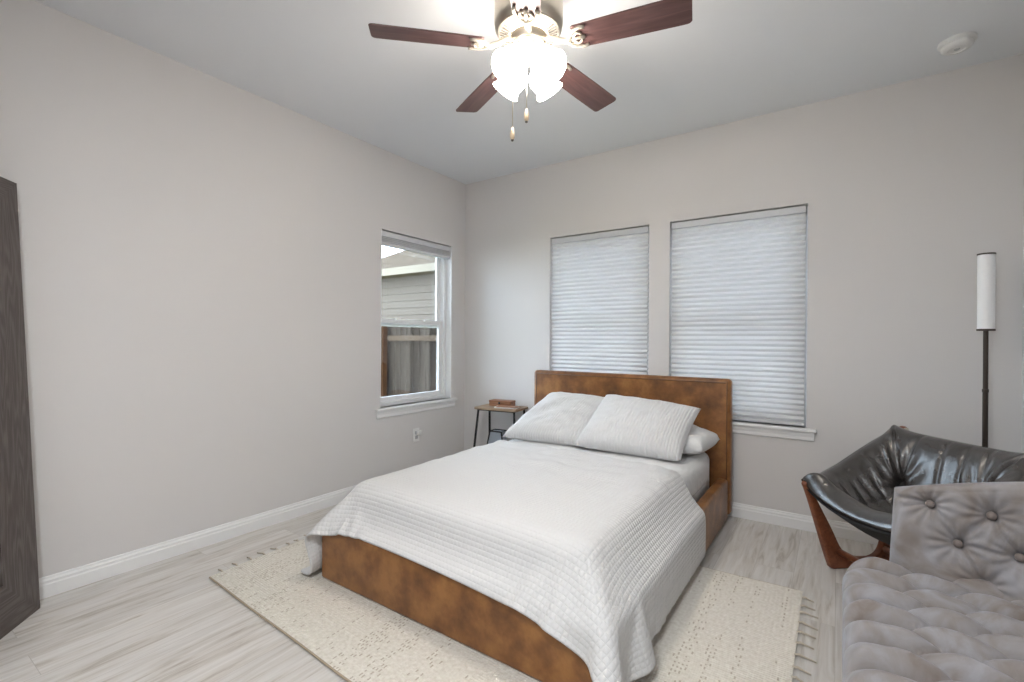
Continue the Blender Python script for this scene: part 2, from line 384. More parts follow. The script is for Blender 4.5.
GROUND = mat('yard_ground', (.15, .15, .08), .95, build=b_grass, spec=0.0)

# ------------------------------------------------------------------ room shell
WT = .16
W1 = (2.549, 3.398, .655, 2.098)          # window in the left wall: y0,y1,z0,z1
W2 = (-2.065, -1.193, .655, 2.102)        # back wall windows: x0,x1,z0,z1
W3 = (-1.037, -.160, .655, 2.102)
YH = -2.6                                 # far side of the unseen enclosure added behind the camera
struct('floor', boxes(((XL - WT, YH, -.12), (XR + WT, YB + WT, 0))), FLOOR)
struct('ceiling', boxes(((XL - WT, YH - .1, H), (XR + WT, YB + WT, H + .1))), CEIL)
struct('wall_left', boxes(((XL - WT, YF - .12, 0), (XL, W1[0], H)), ((XL - WT, W1[1], 0), (XL, YB + WT, H)),
                          ((XL - WT, W1[0], 0), (XL, W1[1], W1[2])), ((XL - WT, W1[0], W1[3]), (XL, W1[1], H))), WALL)
struct('wall_back', boxes(((XL, YB, 0), (W2[0], YB + WT, H)), ((W2[1], YB, 0), (W3[0], YB + WT, H)), ((W3[1], YB, 0), (XR + WT, YB + WT, H)),
                          ((W2[0], YB, 0), (W2[1], YB + WT, W2[2])), ((W2[0], YB, W2[3]), (W2[1], YB + WT, H)),
                          ((W3[0], YB, 0), (W3[1], YB + WT, W3[2])), ((W3[0], YB, W3[3]), (W3[1], YB + WT, H))), WALL)
struct('wall_right', boxes(((XR, YH, 0), (XR + WT, YB, H))), WALL)
struct('wall_added_left', boxes(((-1.71, YH, 0), (-1.55, YF - .12, H))), WALL)  # unseen walls, added to keep sky light out of the open front
struct('wall_added_end', boxes(((-1.71, YH - .1, 0), (XR + WT, YH, H))), WALL)
struct('wall_front', boxes(((XL, YF - .12, 0), (-1.55, YF, H))), WALL)

def base_profile(h=.095, t=.015):
    return [(0, 0), (t, 0), (t, h * .62), (t * .78, h * .68), (t * .78, h * .8), (t * .45, h * .88), (t * .35, h * .97), (0, h)]
def baseboard(name, p0, p1, nrm):
    p0 = Vector(p0); p1 = Vector(p1); d = (p1 - p0); L = d.length; d.normalize(); n = Vector(nrm)
    mx = Matrix(((n.x, 0, d.x, p0.x), (n.y, 0, d.y, p0.y), (0, 1, 0, 0), (0, 0, 0, 1)))
    bm = bmesh.new(); prism(bm, base_profile(), mx, L); return struct(name, bm, TRIM)
baseboard('baseboard_left', (XL, YF, 0), (XL, YB, 0), (1, 0, 0))
baseboard('baseboard_back', (XL + .015, YB, 0), (XR, YB, 0), (0, -1, 0))
baseboard('baseboard_right', (XR, YF, 0), (XR, YB - .015, 0), (-1, 0, 0))
baseboard('baseboard_front', (XL + .015, YF, 0), (-1.55, YF, 0), (0, 1, 0))

def window(name, a0, a1, z0, z1, to, lining=False):
    """single-hung window; to(a, depth, z) maps opening coordinates to the room (depth grows outwards)"""
    def bx(bm, a, d, z, aa, dd, zz):
        p = to(a, d, z); q = to(aa, dd, zz)
        box(bm, tuple(min(x, y) for x, y in zip(p, q)), tuple(max(x, y) for x, y in zip(p, q)))
    zm = z0 + (z1 - z0) * .475
    bm = bmesh.new(); D0, D1 = .065, .15; fw = .038
    bx(bm, a0, D0, z0, a0 + fw, D1, z1); bx(bm, a1 - fw, D0, z0, a1, D1, z1)
    bx(bm, a0 + fw, D0, z1 - fw, a1 - fw, D1, z1); bx(bm, a0 + fw, D0, z0, a1 - fw, D1, z0 + .03)
    if lining: bx(bm, a1 - .006, .001, z0, a1, D0, z1); bx(bm, a0, .001, z0, a0 + .006, D0, z1)
    w = struct(name, bm, VINYL)
    for lo, hi, d0, d1 in ((zm - .02, z1 - fw, .115, .14), (z0 + .03, zm + .045, .085, .112)):
        bm = bmesh.new(); sw = .042; l = a0 + fw; r = a1 - fw
        bx(bm, l, d0, lo, l + sw, d1, hi); bx(bm, r - sw, d0, lo, r, d1, hi); bx(bm, l + sw, d0, lo, r - sw, d1, lo + sw); bx(bm, l + sw, d0, hi - sw, r - sw, d1, hi)
        s = obj('sash', bev(bm, .003, 1), VINYL, w)
        bm = bmesh.new(); bx(bm, l + sw, (d0+d1)/2 - .002, lo + sw, r - sw, (d0+d1)/2 + .002, hi - sw); obj('pane', bm, GLASS, s)
    for t in (.3, .7):                                        # two latches on the meeting rail
        bm = bmesh.new(); c = a0 + (a1 - a0) * t; bx(bm, c - .03, .07, zm + .028, c + .03, .087, zm + .05); obj('sash_lock', bev(bm, .004, 2), VINYL, w)
    bm = bmesh.new(); bx(bm, a0 - .055, -.035, z0 - .022, a1 + .055, 0, z0); bx(bm, a0, 0, z0 - .022, a1, .066, z0); obj('sill', bev(bm, .005, 2), TRIM, w)
    prof = [(-.006, 0), (-.020, 0), (-.018, -.02), (-.014, -.032), (-.013, -.052), (-.006, -.06), (0, -.06), (0, 0)]
    bm = bmesh.new(); va = []; vb = []
    for d, z in prof:
        va.append(bm.verts.new(to(a0 - .042, d, z0 - .022 + z))); vb.append(bm.verts.new(to(a1 + .042, d, z0 - .022 + z)))
    bm.faces.new(va); bm.faces.new(vb[::-1])
    for i in range(len(prof)):
        j = (i + 1) % len(prof); bm.faces.new((va[i], va[j], vb[j], vb[i]))
    obj('apron', bm, TRIM, w)
    return w
toL = lambda a, d, z: (XL - d, a, z)
toB = lambda a, d, z: (a, YB + d, z)
window('window_1', *W1, toL, True); window('window_2', *W2, toB); window('window_3', *W3, toB)

def shade(a0, a1, zb, zt, to, label, pitch=.0345, stack=False):
    t = thing('cellular_shade', label, 'window shade', to((a0 + a1)/2, .03, zb))
    def bxx(lo, hi):
        p, q = to(*lo), to(*hi); return bbox(tuple(map(min, p, q)), tuple(map(max, p, q)), .004, 2)
    obj('headrail', bxx((a0, .008, zt - .045), (a1, .058, zt)), RAIL, t)
    n = max(3, round((zt - .05 - zb - .03) / pitch)); top = zt - .046; bot = zb + .024; amp = .0145 if not stack else .016
    prof = []
    sub = 6
    for i in range(n * sub + 1):
        ph = (i % sub) / sub; z = top + (bot - top) * i / (n * sub)
        prof.append((.022 - amp * (1 - abs(2 * ph - 1))**.8 + (0.004 if i % sub == 0 else 0), z))
    bm = bmesh.new(); A = [bm.verts.new(to(a0 + .004, d, z)) for d, z in prof]; B = [bm.verts.new(to(a1 - .004, d, z)) for d, z in prof]
    A2 = [bm.verts.new(to(a0 + .004, .052 - d + .006, z)) for d, z in prof]; B2 = [bm.verts.new(to(a1 - .004, .052 - d + .006, z)) for d, z in prof]
    for i in range(len(prof) - 1):
        bm.faces.new((A[i], B[i], B[i+1], A[i+1])); bm.faces.new((B2[i], A2[i], A2[i+1], B2[i+1]))
    obj('pleated_fabric', bm, CELL, t, auto=50)
    obj('bottom_rail', bxx((a0 + .003, .01, zb), (a1 - .003, .05, zb + .024)), RAIL, t)
    return t
shade(W1[0] + .010, W1[1] - .010, 1.975, W1[3] - .009, toL, 'white cellular shade raised to a narrow stack in the left-wall window', .012, True)
shade(W2[0] + .010, W2[1] - .010, .665, W2[3] - .009, toB, 'white pleated shade lowered behind the headboard, nearer the room corner')
shade(W3[0] + .010, W3[1] - .010, .665, W3[3] - .009, toB, 'wider white pleated shade lowered over the back window on the right')

# ------------------------------------------------------------------ outside the left window
struct('ground', boxes(((-24, -6, -.45), (XL - WT, 26, -.40))), GROUND)
t = thing('wooden_fence', 'weathered grey board fence standing outside the left window', 'fence', (-6, 5.5, -.4))
bm = bmesh.new(); x = -9.5
while x < -3.4:
    box(bm, (x, 5.5, -.4), (x + .138, 5.518, 1.52 + random.uniform(-.01, .01))); x += .145
obj('board_panel', bm, FENCE, t)
for z in (.15, 1.19): obj('rail', boxes(((-9.5, 5.46, z), (-3.4, 5.4995, z + .09))), FRAIL, t)
for x in (-8.9, -6.41, -3.5): obj('post', boxes(((x, 5.37, -.4), (x + .10, 5.4595, 1.45))), FPOST, t)
t = thing('neighbour_house', 'neighbouring house with lap siding and hipped shingle roof beyond the fence', 'house', (-8, 10, -.4))
bm = bmesh.new(); hx0, hx1, hy0, hy1 = -10.55, -2.0, 8.0, 15.0; z = -.4
while z < 2.72:
    for (ax, ay, bx_, by) in ((hx0, hy0, hx1, hy0), (hx0, hy1, hx0, hy0)):
        dx, dy = (0, -.016) if ay == by else (-.016, 0)
        v = [bm.verts.new(p) for p in ((ax + dx, ay + dy, z), (bx_ + dx, by + dy, z), (bx_, by, z + .17), (ax, ay, z + .17), (ax, ay, z), (bx_, by, z))]
        bm.faces.new((v[0], v[1], v[2], v[3])); bm.faces.new((v[4], v[5], v[1], v[0]))
    z += .17
box(bm, (hx0 + .02, hy0 + .02, -.4), (hx1, hy1, 2.75)); obj('siding_wall', bm, SIDING, t)
ex0, ey0, ex1, ey1, ez = -10.95, 7.6, -1.6, 15.4, 2.9; p = .555; rr = (ey1 - ey0) / 2
bm = bmesh.new(); v = [bm.verts.new(q) for q in ((ex0, ey0, ez), (ex1, ey0, ez), (ex1, ey1, ez), (ex0, ey1, ez), (ex0 + rr, ey0 + rr, ez + rr * p), (ex1 - rr, ey0 + rr, ez + rr * p))]
for f in ((0, 1, 5, 4), (1, 2, 5), (2, 3, 4, 5), (3, 0, 4)): bm.faces.new([v[i] for i in f])
obj('roof', bm, SHINGLE, t)
bm = boxes(((ex0, ey0, ez - .17), (ex1, ey0 + .03, ez)), ((ex0, ey0 + .03, ez - .17), (ex0 + .03, ey1, ez))); obj('fascia', bm, FASCIA, t)
obj('soffit', boxes(((ex0 + .03, ey0 + .03, ez - .17), (ex1, hy0 + .02, ez - .15)), ((ex0 + .03, hy0 + .02, ez - .17), (hx0 + .02, ey1, ez - .15))), SOFFIT, t)

# ------------------------------------------------------------------ cloth draping (position based, numpy)
def rbox_sdf(P, lo, hi, r):
    lo = np.array(lo, float) + r; hi = np.array(hi, float) - r; c = (lo + hi) / 2; h = (hi - lo) / 2
    q = P - c; s = np.sign(q); s[s == 0] = 1; d = np.abs(q) - h
    o = np.maximum(d, 0); L = np.linalg.norm(o, axis=-1); ins = np.minimum(d.max(-1), 0)
    sd = L + ins - r
    n = np.where(L[..., None] > 1e-9, o / np.maximum(L, 1e-9)[..., None], (d == d.max(-1, keepdims=True)).astype(float)) * s
    return sd, n
def drape(P, colliders, pin, steps=260, iters=10, margin=.006, stretch=1.0, bend=.25, fric=.5, gust=None):
    nu, nv = P.shape[:2]; X = P.copy(); V = np.zeros_like(X); dt = 1/60
    w = np.ones((nu, nv)); w[pin] = 0
    r0 = {}
    prs = []
    for (a, b, k) in ((1, 0, stretch), (0, 1, stretch), (1, 1, .5), (1, -1, .5), (2, 0, bend), (0, 2, bend), (4, 0, bend * .6), (0, 4, bend * .6)):
        for par in (range(2) if max(abs(a), abs(b)) == 1 else range(2 * max(a, b))):
            step = max(abs(a), abs(b))
            I = np.arange(nu)[:, None] + 0 * np.arange(nv)[None]; J = 0 * I + np.arange(nv)[None]
            key = (I // step) % 2 == par % 2 if a else (J // step) % 2 == par % 2
            if step > 1 and par >= 2: continue
            ok = key & (I + a < nu) & (J + b < nv) & (J + b >= 0)
            i1 = (I[ok], J[ok]); i2 = (I[ok] + a, J[ok] + b)
            prs.append((i1, i2, np.linalg.norm(P[i2] - P[i1], axis=-1), k))
    for s in range(steps):
        V[..., 2] -= 4.0 * dt; V *= .965
        Xp = X.copy(); X = X + V * dt * (w[..., None] > 0)
        for it in range(iters):
            for i1, i2, L0, k in prs:
                d = X[i2] - X[i1]; L = np.linalg.norm(d, axis=-1); w1 = w[i1]; w2 = w[i2]; ws = w1 + w2
                c = np.where(ws > 0, k * (L - L0) / np.maximum(L, 1e-9) / np.maximum(ws, 1e-9), 0)[:, None] * d
                X[i1] += c * w1[:, None]; X[i2] -= c * w2[:, None]
            if it % 3 == 2 or it == iters - 1:
                for lo, hi, r in colliders:
                    sd, n = rbox_sdf(X, lo, hi, r); pen = margin - sd; m = (pen > 0) & (w > 0)
                    X[m] += n[m] * pen[m][:, None]
                    if it == iters - 1:
                        mv = X[m] - Xp[m]; tn = mv - n[m] * (mv * n[m]).sum(-1, keepdims=True); X[m] -= tn * fric
                m = (X[..., 2] < margin + .012) & (w > 0); X[..., 2][m] = margin + .012
        V = (X - Xp) / dt
    return X
def uvgrid(nu, nv, du, dv):
    U = np.zeros((nu, nv, 2)); U[..., 0] = (np.arange(nu) * du)[:, None]; U[..., 1] = (np.arange(nv) * dv)[None]; return U

# ------------------------------------------------------------------ bed
BX0, BX1, BY0, BY1 = -2.13, -.600, 1.425, 3.555       # frame outline
RZ = .012                                             # rug thickness under the bed
bed = thing('platform_bed', 'low caramel leather bed frame with tall headboard against the back wall', 'bed', ((BX0 + BX1)/2, (BY0 + BY1)/2, 0))
def padded(lo, hi, r, seg=6):
    bm = boxes((lo, hi)); bev(bm, r, seg); return bm
obj('headboard', padded((BX0 - .022, 3.465, .03), (BX1 + .012, BY1, .955), .030), LEATHER, bed, auto=40)
bm = bmesh.new()
for x in (BX0 + .012, BX1 - .012): tube(bm, [(x, 3.4665, .06), (x, 3.4655, .90), (x, 3.47, .94)], .0035, 6)
tube(bm, [(BX0 + .02, 3.4655, .928), (BX1 - .02, 3.4655, .928)], .0035, 6); obj('piping', bm, LSTITCH, bed, smooth=True)
for x0, x1 in ((BX0, BX0 + .07), (BX1 - .07, BX1)):
    obj('side_rail', padded((x0, BY0 + .095, RZ), (x1, 3.4645, .285), .022), LEATHER, bed, auto=40)
obj('footboard', padded((BX0, BY0, RZ), (BX1, BY0 + .094, .285), .014, 4), LEATHER, bed, auto=40)
obj('slat_base', boxes(((BX0 + .0705, BY0 + .0945, .12), (BX1 - .0705, 3.4645, .15))), BLACKM, bed)

MX0, MX1, MY0, MY1, MZ0, MZ1 = BX0 + .085, BX1 - .108, BY0 + .10, 3.46, .151, .462
mm = padded((MX0, MY0, MZ0), (MX1, MY1, MZ1), .06, 6)
tag(obj('mattress', mm, LINEN, None, auto=60), 'white mattress lying in the caramel leather bed frame', 'mattress')

# pillows -----------------------------------------------------------
def cushion(BL, BR, TR, TL, thick, nu=44, nv=36, edge=.06, wob=.008, seed=0., ear=.015, power=.5):
    BL, BR, TR, TL = map(np.array, (BL, BR, TR, TL))
    s = np.linspace(-1, 1, nu)[:, None]; t = np.linspace(-1, 1, nv)[None]
    # pincushion outline
    sp = s * (1 - edge * (1 - t**2)**1.0 * np.abs(s)**3); tp = t * (1 - edge * (1 - s**2) * np.abs(t)**3)
    a = (sp[..., None] + 1) / 2; b = (tp[..., None] + 1) / 2
    C = (1-a)*(1-b)*BL + a*(1-b)*BR + a*b*TR + (1-a)*b*TL
    n = np.cross(BR - BL, TL - BL); n /= np.linalg.norm(n)
    prof = np.clip((1 - np.abs(s)**2.6) * (1 - np.abs(t)**2.6), 0, 1)**power
    nz = np.array([[mnz(i * 4.5 / nu, j * 4.5 / nv, seed) for j in range(nv)] for i in range(nu)]); nz2 = np.array([[mnz(i * 11 / nu, j * 11 / nv, seed + 5) for j in range(nv)] for i in range(nu)])
    h = thick / 2 * prof * (1 + .18 * nz) + wob * prof**.5 * nz2
    T = C + n * h[..., None]; B = C - n * (thick / 2 * prof * .8)[..., None]
    W = np.linalg.norm(BR - BL); Hh = np.linalg.norm(TL - BL)
    return twoside_bm(T, B, uvgrid(nu, nv, W / (nu-1), Hh / (nv-1)))
def pillow(name, label, m, group, *a, **k):
    bm = cushion(*a, **k); o = obj(name, bm, m, None, smooth=True)
    return tag(o, label, 'pillow', group)
pillow('bed_pillow', 'plain white pillow tucked behind the left quilted sham', LINEN, None, (-2.03, 3.14, .545), (-1.36, 3.14, .545), (-1.36, 3.44, .56), (-2.03, 3.44, .56), .13, seed=1.)
pillow('bed_pillow', 'plain white pillow tucked behind the right quilted sham', LINEN, None, (-1.33, 3.10, .555), (-.675, 3.05, .548), (-.645, 3.43, .552), (-1.33, 3.43, .565), .19, seed=2., power=.30, edge=.03)
pillow('pillow_sham', 'white quilted pillow on the left side of the bed, nearer the nightstand', SHAM, None, (-2.035, 2.845, .495), (-1.44, 2.925, .49), (-1.36, 3.31, .775), (-1.85, 3.26, .795), .20, seed=3., power=.40, edge=.045)
pillow('pillow_sham', 'white quilted pillow on the right side of the bed, overlapping its neighbour', SHAM, None, (-1.456, 2.86, .505), (-.765, 2.90, .492), (-.725, 3.23, .772), (-1.385, 3.235, .815), .20, seed=4., power=.40, edge=.045)

# bed sheet under the quilt, hanging over the right side -------------
BEDCOL = [((MX0, MY0, 0), (MX1, 4.0, MZ1), .06), ((BX0, BY0, 0), (BX0 + .072, 3.46, .285), .022), ((BX1 - .072, BY0, 0), (BX1, 3.46, .285), .022), ((BX0, BY0, 0), (BX1, BY0 + .095, .285), .028)]
nu, nv = 64, 40; W, Ln = MX1 - MX0 + .25, 1.12
P = np.zeros((nu, nv, 3)); P[..., 0] = (MX0 - .10 + np.linspace(0, W, nu))[:, None]; P[..., 1] = (2.22 + np.linspace(0, Ln, nv))[None]; P[..., 2] = MZ1 + .012
pin = np.zeros((nu, nv), bool); pin[10:50, :] = True
X = drape(P, BEDCOL, pin, steps=90, iters=8, margin=.004, bend=.05)
sheet = obj('bed_sheet', grid_bm(X, uvgrid(nu, nv, W/(nu-1), Ln/(nv-1))), LINEN, None, smooth=True)
md = sheet.modifiers.new('thick', 'SOLIDIFY'); md.thickness = .003; md.offset = 0
md = sheet.modifiers.new('sub', 'SUBSURF'); md.levels = md.render_levels = 1
tag(sheet, 'white bed sheet showing beside the right pillow and hanging over the mattress side', 'sheet')

# quilt ----------------------------------------------------------------
nu, nv = 88, 58; W, Ln = 2.175, 1.42
ang = math.radians(-1.6); cx, cy = -1.390, 2.022
uu = np.linspace(-W/2, W/2, nu)[:, None] + 0*np.zeros((1, nv)); vv = np.linspace(-Ln/2, Ln/2, nv)[None] + 0*np.zeros((nu, 1))
P = np.zeros((nu, nv, 3)); P[..., 0] = cx + uu * math.cos(ang) - vv * math.sin(ang); P[..., 1] = cy + uu * math.sin(ang) + vv * math.cos(ang); P[..., 2] = MZ1 + .022
rng = np.random.RandomState(3); P0 = P.copy()
pin = (P[..., 0] > MX0 + .10) & (P[..., 0] < MX1 - .12) & (P[..., 1] > 2.35)
X = drape(P, BEDCOL, pin, steps=300, iters=14, margin=.012, bend=.035, fric=.3)
for i in range(nu):                                    # rumples of the loose top towards the pillows
    for j in range(nv):
        x, y, z = X[i, j]
        if z > MZ1 - .01 and MY0 + .05 < y:
            k = min(1, max(0, (y - 1.9) / .7)); X[i, j, 2] += (.004 + .022 * k) * abs(mnz(x * 4, y * 7, 2.)) + (.003 + .014 * k) * abs(mnz(x * 10, y * 14, 8.))
quilt = obj('quilt', grid_bm(X, uvgrid(nu, nv, W/(nu-1), Ln/(nv-1))), QUILT, None, smooth=True)
md = quilt.modifiers.new('sub', 'SUBSURF'); md.levels = md.render_levels = 2
md = quilt.modifiers.new('thick', 'SOLIDIFY'); md.thickness = .008; md.offset = 1
tag(quilt, 'white square-stitched quilt spread over the bed with corners hanging at the foot', 'quilt')

# ------------------------------------------------------------------ rug
RA, RB, RD, RC = map(np.array, ((-2.593, 1.118), (-.118, .985), (-.129, 2.675), (-2.69, 2.60)))
nu, nv = 120, 80
P = np.zeros((nu, nv, 3)); uv = np.zeros((nu, nv, 2))
for i in range(nu):
    for j in range(nv):
        a, b = i/(nu-1), j/(nv-1); q = (1-a)*(1-b)*RA + a*(1-b)*RB + a*b*RD + (1-a)*b*RC
        ed = min(b, 1-b) * 1.6; w = .010 * mnz(q[0]*3, 3.3, 1.) * max(0, 1 - ed/.25) * (1 if b < .5 else -1)
        P[i, j] = (q[0], q[1] + w, .010 + .0015 * mnz(q[0]*5, q[1]*5)); uv[i, j] = (a * 2.47, b * 1.62)
rug = thing('area_rug', 'cream woven rug with small tassels lying under the bed', 'rug', (-1.4, 1.8, 0))
B2 = P.copy(); B2[..., 2] = .001
bm = twoside_bm(P, B2, uv); bm2 = bm
obj('woven_field', bm, RUG, rug, auto=40)
bm = bmesh.new(); tube(bm, [P[i, 0] + np.array((0, -.002, -.004)) for i in range(0, nu, 2)], .0042, 6); obj('edge_binding', bm, RUGEDGE, rug, smooth=True)
bm = bmesh.new(); tube(bm, [P[i, nv-1] + np.array((0, .002, -.004)) for i in range(0, nu, 2)], .0042, 6); obj('edge_binding', bm, RUGEDGE, rug, smooth=True)
for end, sgn in ((0, -1), (nu - 1, 1)):
    b = .05
    while b < .99:
        j = int(b * (nv - 1)); p = Vector(P[end, j]); jx = random.uniform(-.012, .012); Lx = random.uniform(.045, .07)
        pts = [p + Vector((-sgn * .004, 0, -.002)), p + Vector((sgn * .012, jx * .2, .004)), p + Vector((sgn * Lx * .5, jx * .6 + .006, -.004)), p + Vector((sgn * Lx, jx, -.006))]
        bm = bmesh.new(); tube(bm, pts, [.004, .005, .0036, .0028], 6); obj('tassel', bm, TASSEL, rug, smooth=True)
        b += .0485

# ------------------------------------------------------------------ ceiling fan
FC = Vector((-1.095, 1.707, 0)); FZ = 2.452
fan = thing('ceiling_fan', 'five-blade ceiling fan with cherry blades, nickel housing and lit glass shades', 'ceiling fan', (FC.x, FC.y, H))
def ov(prof, m, name, seg=48, parent=fan, auto=40):
    bm = bmesh.new(); lathe(bm, prof, (FC.x, FC.y, 0), seg=seg); return obj(name, bm, m, parent, auto=auto)
ov([(0, H), (.085, H), (.085, H - .02), (.06, H - .045), (0, H - .045)], NICKEL, 'canopy')
ov([(0, H - .04), (.10, H - .045), (.135, H - .065), (.145, H - .09), (.147, 2.56), (.143, 2.535), (.128, 2.522), (0, 2.522)], NICKEL, 'motor_housing')
vent = ov([(.075, 2.5215), (.128, 2.5215), (.132, 2.518), (.128, 2.513), (.078, 2.500), (.075, 2.505)], NICKELL, 'vent_ring')
bm = bmesh.new()
for k in range(44):
    a = 2*PI*k/44; mx = Matrix.Translation((FC.x, FC.y, 0)) @ Matrix.Rotation(a, 4, 'Z') @ Matrix.Translation((.105, 0, 2.5065)) @ Matrix.Rotation(-.255, 4, 'Y')
    box(bm, (-.017, -.0032, -.0015), (.017, .0032, .001), mx)
obj('vent_slots', bm, DARKSLOT, vent)
ov([(0, 2.50), (.074, 2.4995), (.074, 2.478), (.066, 2.468), (0, 2.468)], NICKEL, 'flywheel')
ov([(0, 2.468), (.058, 2.468), (.060, 2.455), (.057, 2.428), (.046, 2.405), (.03, 2.392), (0, 2.388)], NICKELL, 'switch_housing')
PITCH = math.radians(12)
for ad in (12.0, 83.2, 154.0, 223.9, -60.0):
    a = math.radians(ad)
    base = Matrix.Translation((FC.x, FC.y, FZ)) @ Matrix.Rotation(a, 4, 'Z') @ Matrix.Rotation(-PITCH, 4, 'X')
    # outline of the blade
    r0, r1 = .195, .655; pl = []
    for x, hw in ((r0, .050), (r0 + .01, .056), (.30, .060), (.45, .064), (.60, .066)): pl.append((x, -hw))
    for k in range(9):
        th = -PI/2 + PI*k/8; cr = .02; pl.append((r1 - cr + cr * math.cos(th), (.066 - cr) * (1 if th > 0 else -1) + cr * math.sin(th)))
    pl += [(x, hw) for x, hw in ((.60, .066), (.45, .064), (.30, .060), (r0 + .01, .056), (r0, .050))]
    q = [pl[0]]
    for z in pl[1:]:
        if abs(z[0]-q[-1][0]) + abs(z[1]-q[-1][1]) > 1e-5: q.append(z)
    bm = bmesh.new(); prism(bm, q, Matrix.Identity(4), .006); bev(bm, .0012, 1)
    o = obj('blade', bm, CHERRY, None); o.parent = fan; o.matrix_parent_inverse = Matrix.Identity(4)
    o.matrix_basis = Matrix.Translation((0, 0, -H)) @ Matrix.Translation((-FC.x, -FC.y, 0)) @ base
    # bracket: neck and scrolled fork under the blade
    bm = bmesh.new()
    tube(bm, [(.065, 0, .035), (.095, 0, .030), (.13, 0, .008), (.165, 0, -.006), (.19, 0, -.008)], [.010, .010, .011, .011, .009], 10)
    for s in (-1, 1):
        tube(bm, [(.17, 0, -.006), (.185, s*.022, -.006), (.205, s*.040, -.005), (.232, s*.048, -.005), (.252, s*.044, -.005)], [.008, .009, .0085, .007, .008], 8)
        tube(bm, [(.20, s*.012, -.005), (.213, s*.026, -.005), (.228, s*.022, -.005), (.232, s*.010, -.005)], [.006, .006, .005, .004], 8)
    tube(bm, [(.18, 0, -.006), (.21, 0, -.005), (.245, 0, -.005)], [.008, .0065, .008], 8)
    o = obj('blade_bracket', bm, NICKELL, None, smooth=True); o.parent = fan
    o.matrix_basis = Matrix.Translation((-FC.x, -FC.y, -H)) @ base
# light kit
RV = Vector((math.cos(_yaw), math.sin(_yaw), 0)); BK = Vector((-math.sin(_yaw), math.cos(_yaw), 0))
for ka in (45, 135, 225, 315):
    rd = RV * math.cos(math.radians(ka)) + BK * math.sin(math.radians(ka))
    ax = (rd * .77 + Vector((0, 0, -.64))).normalized()
    o0 = Vector((FC.x, FC.y, 2.398)) + rd * .046
    bm = bmesh.new(); tube(bm, [Vector((FC.x, FC.y, 2.445)) + rd * .02, o0 - ax * .006, o0 + ax * .012], .011, 10); lathe(bm, [(0, -.006), (.024, -.006), (.028, .008), (.026, .016), (0, .016)], o0, ax, 20)
    obj('light_arm', bm, NICKELL, fan, smooth=True)
    bm = bmesh.new()
    lathe(bm, [(.027, .010), (.034, .013), (.046, .022), (.057, .040), (.060, .062), (.057, .082), (.053, .096), (.056, .109), (.064, .124), (.062, .126), (.053, .110), (.050, .096), (.054, .082), (.057, .062), (.054, .041), (.043, .024), (.027, .014)], o0, ax, 32)
    obj('glass_shade', bm, LIT, fan, smooth=True)
def chain(dx, dy, z1):
    p = FC + RV * dx + Vector((-RV.y, RV.x, 0)) * dy
    bm = bmesh.new(); tube(bm, [(p.x, p.y, 2.40), (p.x, p.y, z1)], .0022, 6); c = obj('pull_chain', bm, NICKELL, fan, smooth=True)
    bm = bmesh.new(); lathe(bm, [(0, .03), (.004, .03), (.007, .018), (.0095, 0), (.009, -.012), (.006, -.02), (0, -.02)], (p.x, p.y, z1), seg=14)
    obj('chain_fob', bm, FOB, c, smooth=True)
    bm = bmesh.new(); lathe(bm, [(0, -.02), (.006, -.0202), (.005, -.026), (0, -.027)], (p.x, p.y, z1), seg=12); obj('fob_tip', bm, DARKSLOT, c, smooth=True)
FOB = mat('pale_wood_fob', (.62, .48, .33), .5)
chain(-.066, -.05, 2.062); chain(-.008, -.06, 2.135)

# ------------------------------------------------------------------ smoke detector, outlet
sd = thing('smoke_detector', 'round white smoke detector on the ceiling at upper right', 'smoke detector', (.492, 3.256, H))
bm = lathe(bmesh.new(), [(0, H), (.074, H), (.075, H - .012), (.07, H - .016), (.0, H - .016)], (.492, 3.256, 0), seg=40); obj('base_plate', bm, WHITEPL, sd, auto=40)
bm = lathe(bmesh.new(), [(.0, H - .016), (.062, H - .016), (.062, H - .022), (.0645, H - .024), (.063, H - .034), (.054, H - .042), (.036, H - .044), (.034, H - .041), (0, H - .041)], (.492, 3.256, 0), seg=40); obj('sensor_cover', bm, WHITEPL, sd, auto=40)
bm = lathe(bmesh.new(), [(0, H - .041), (.012, H - .041), (.011, H - .044), (0, H - .044)], (.492, 3.256, 0), seg=16); obj('test_button', bm, GREYPL, sd, auto=40)

oy, oz = 2.945, .378
ol = thing('wall_outlet', 'white wall outlet with a small plug below the left window', 'outlet', (XL, oy, oz))
obj('cover_plate', bbox((XL, oy - .036, oz - .058), (XL + .006, oy + .036, oz + .058), .003, 2), WHITEPL, ol)
for dz in (-.02, .02):
    obj('socket', bbox((XL + .0062, oy - .017, oz + dz - .014), (XL + .008, oy + .017, oz + dz + .014), .002, 1), GREYPL, ol)
tag(obj('night_light', bbox((XL + .0082, oy - .006, oz + .002), (XL + .042, oy + .03, oz + .040), .008, 3), WHITEPL, None, auto=50), 'small white plug sitting in the outlet below the left window', 'plug')

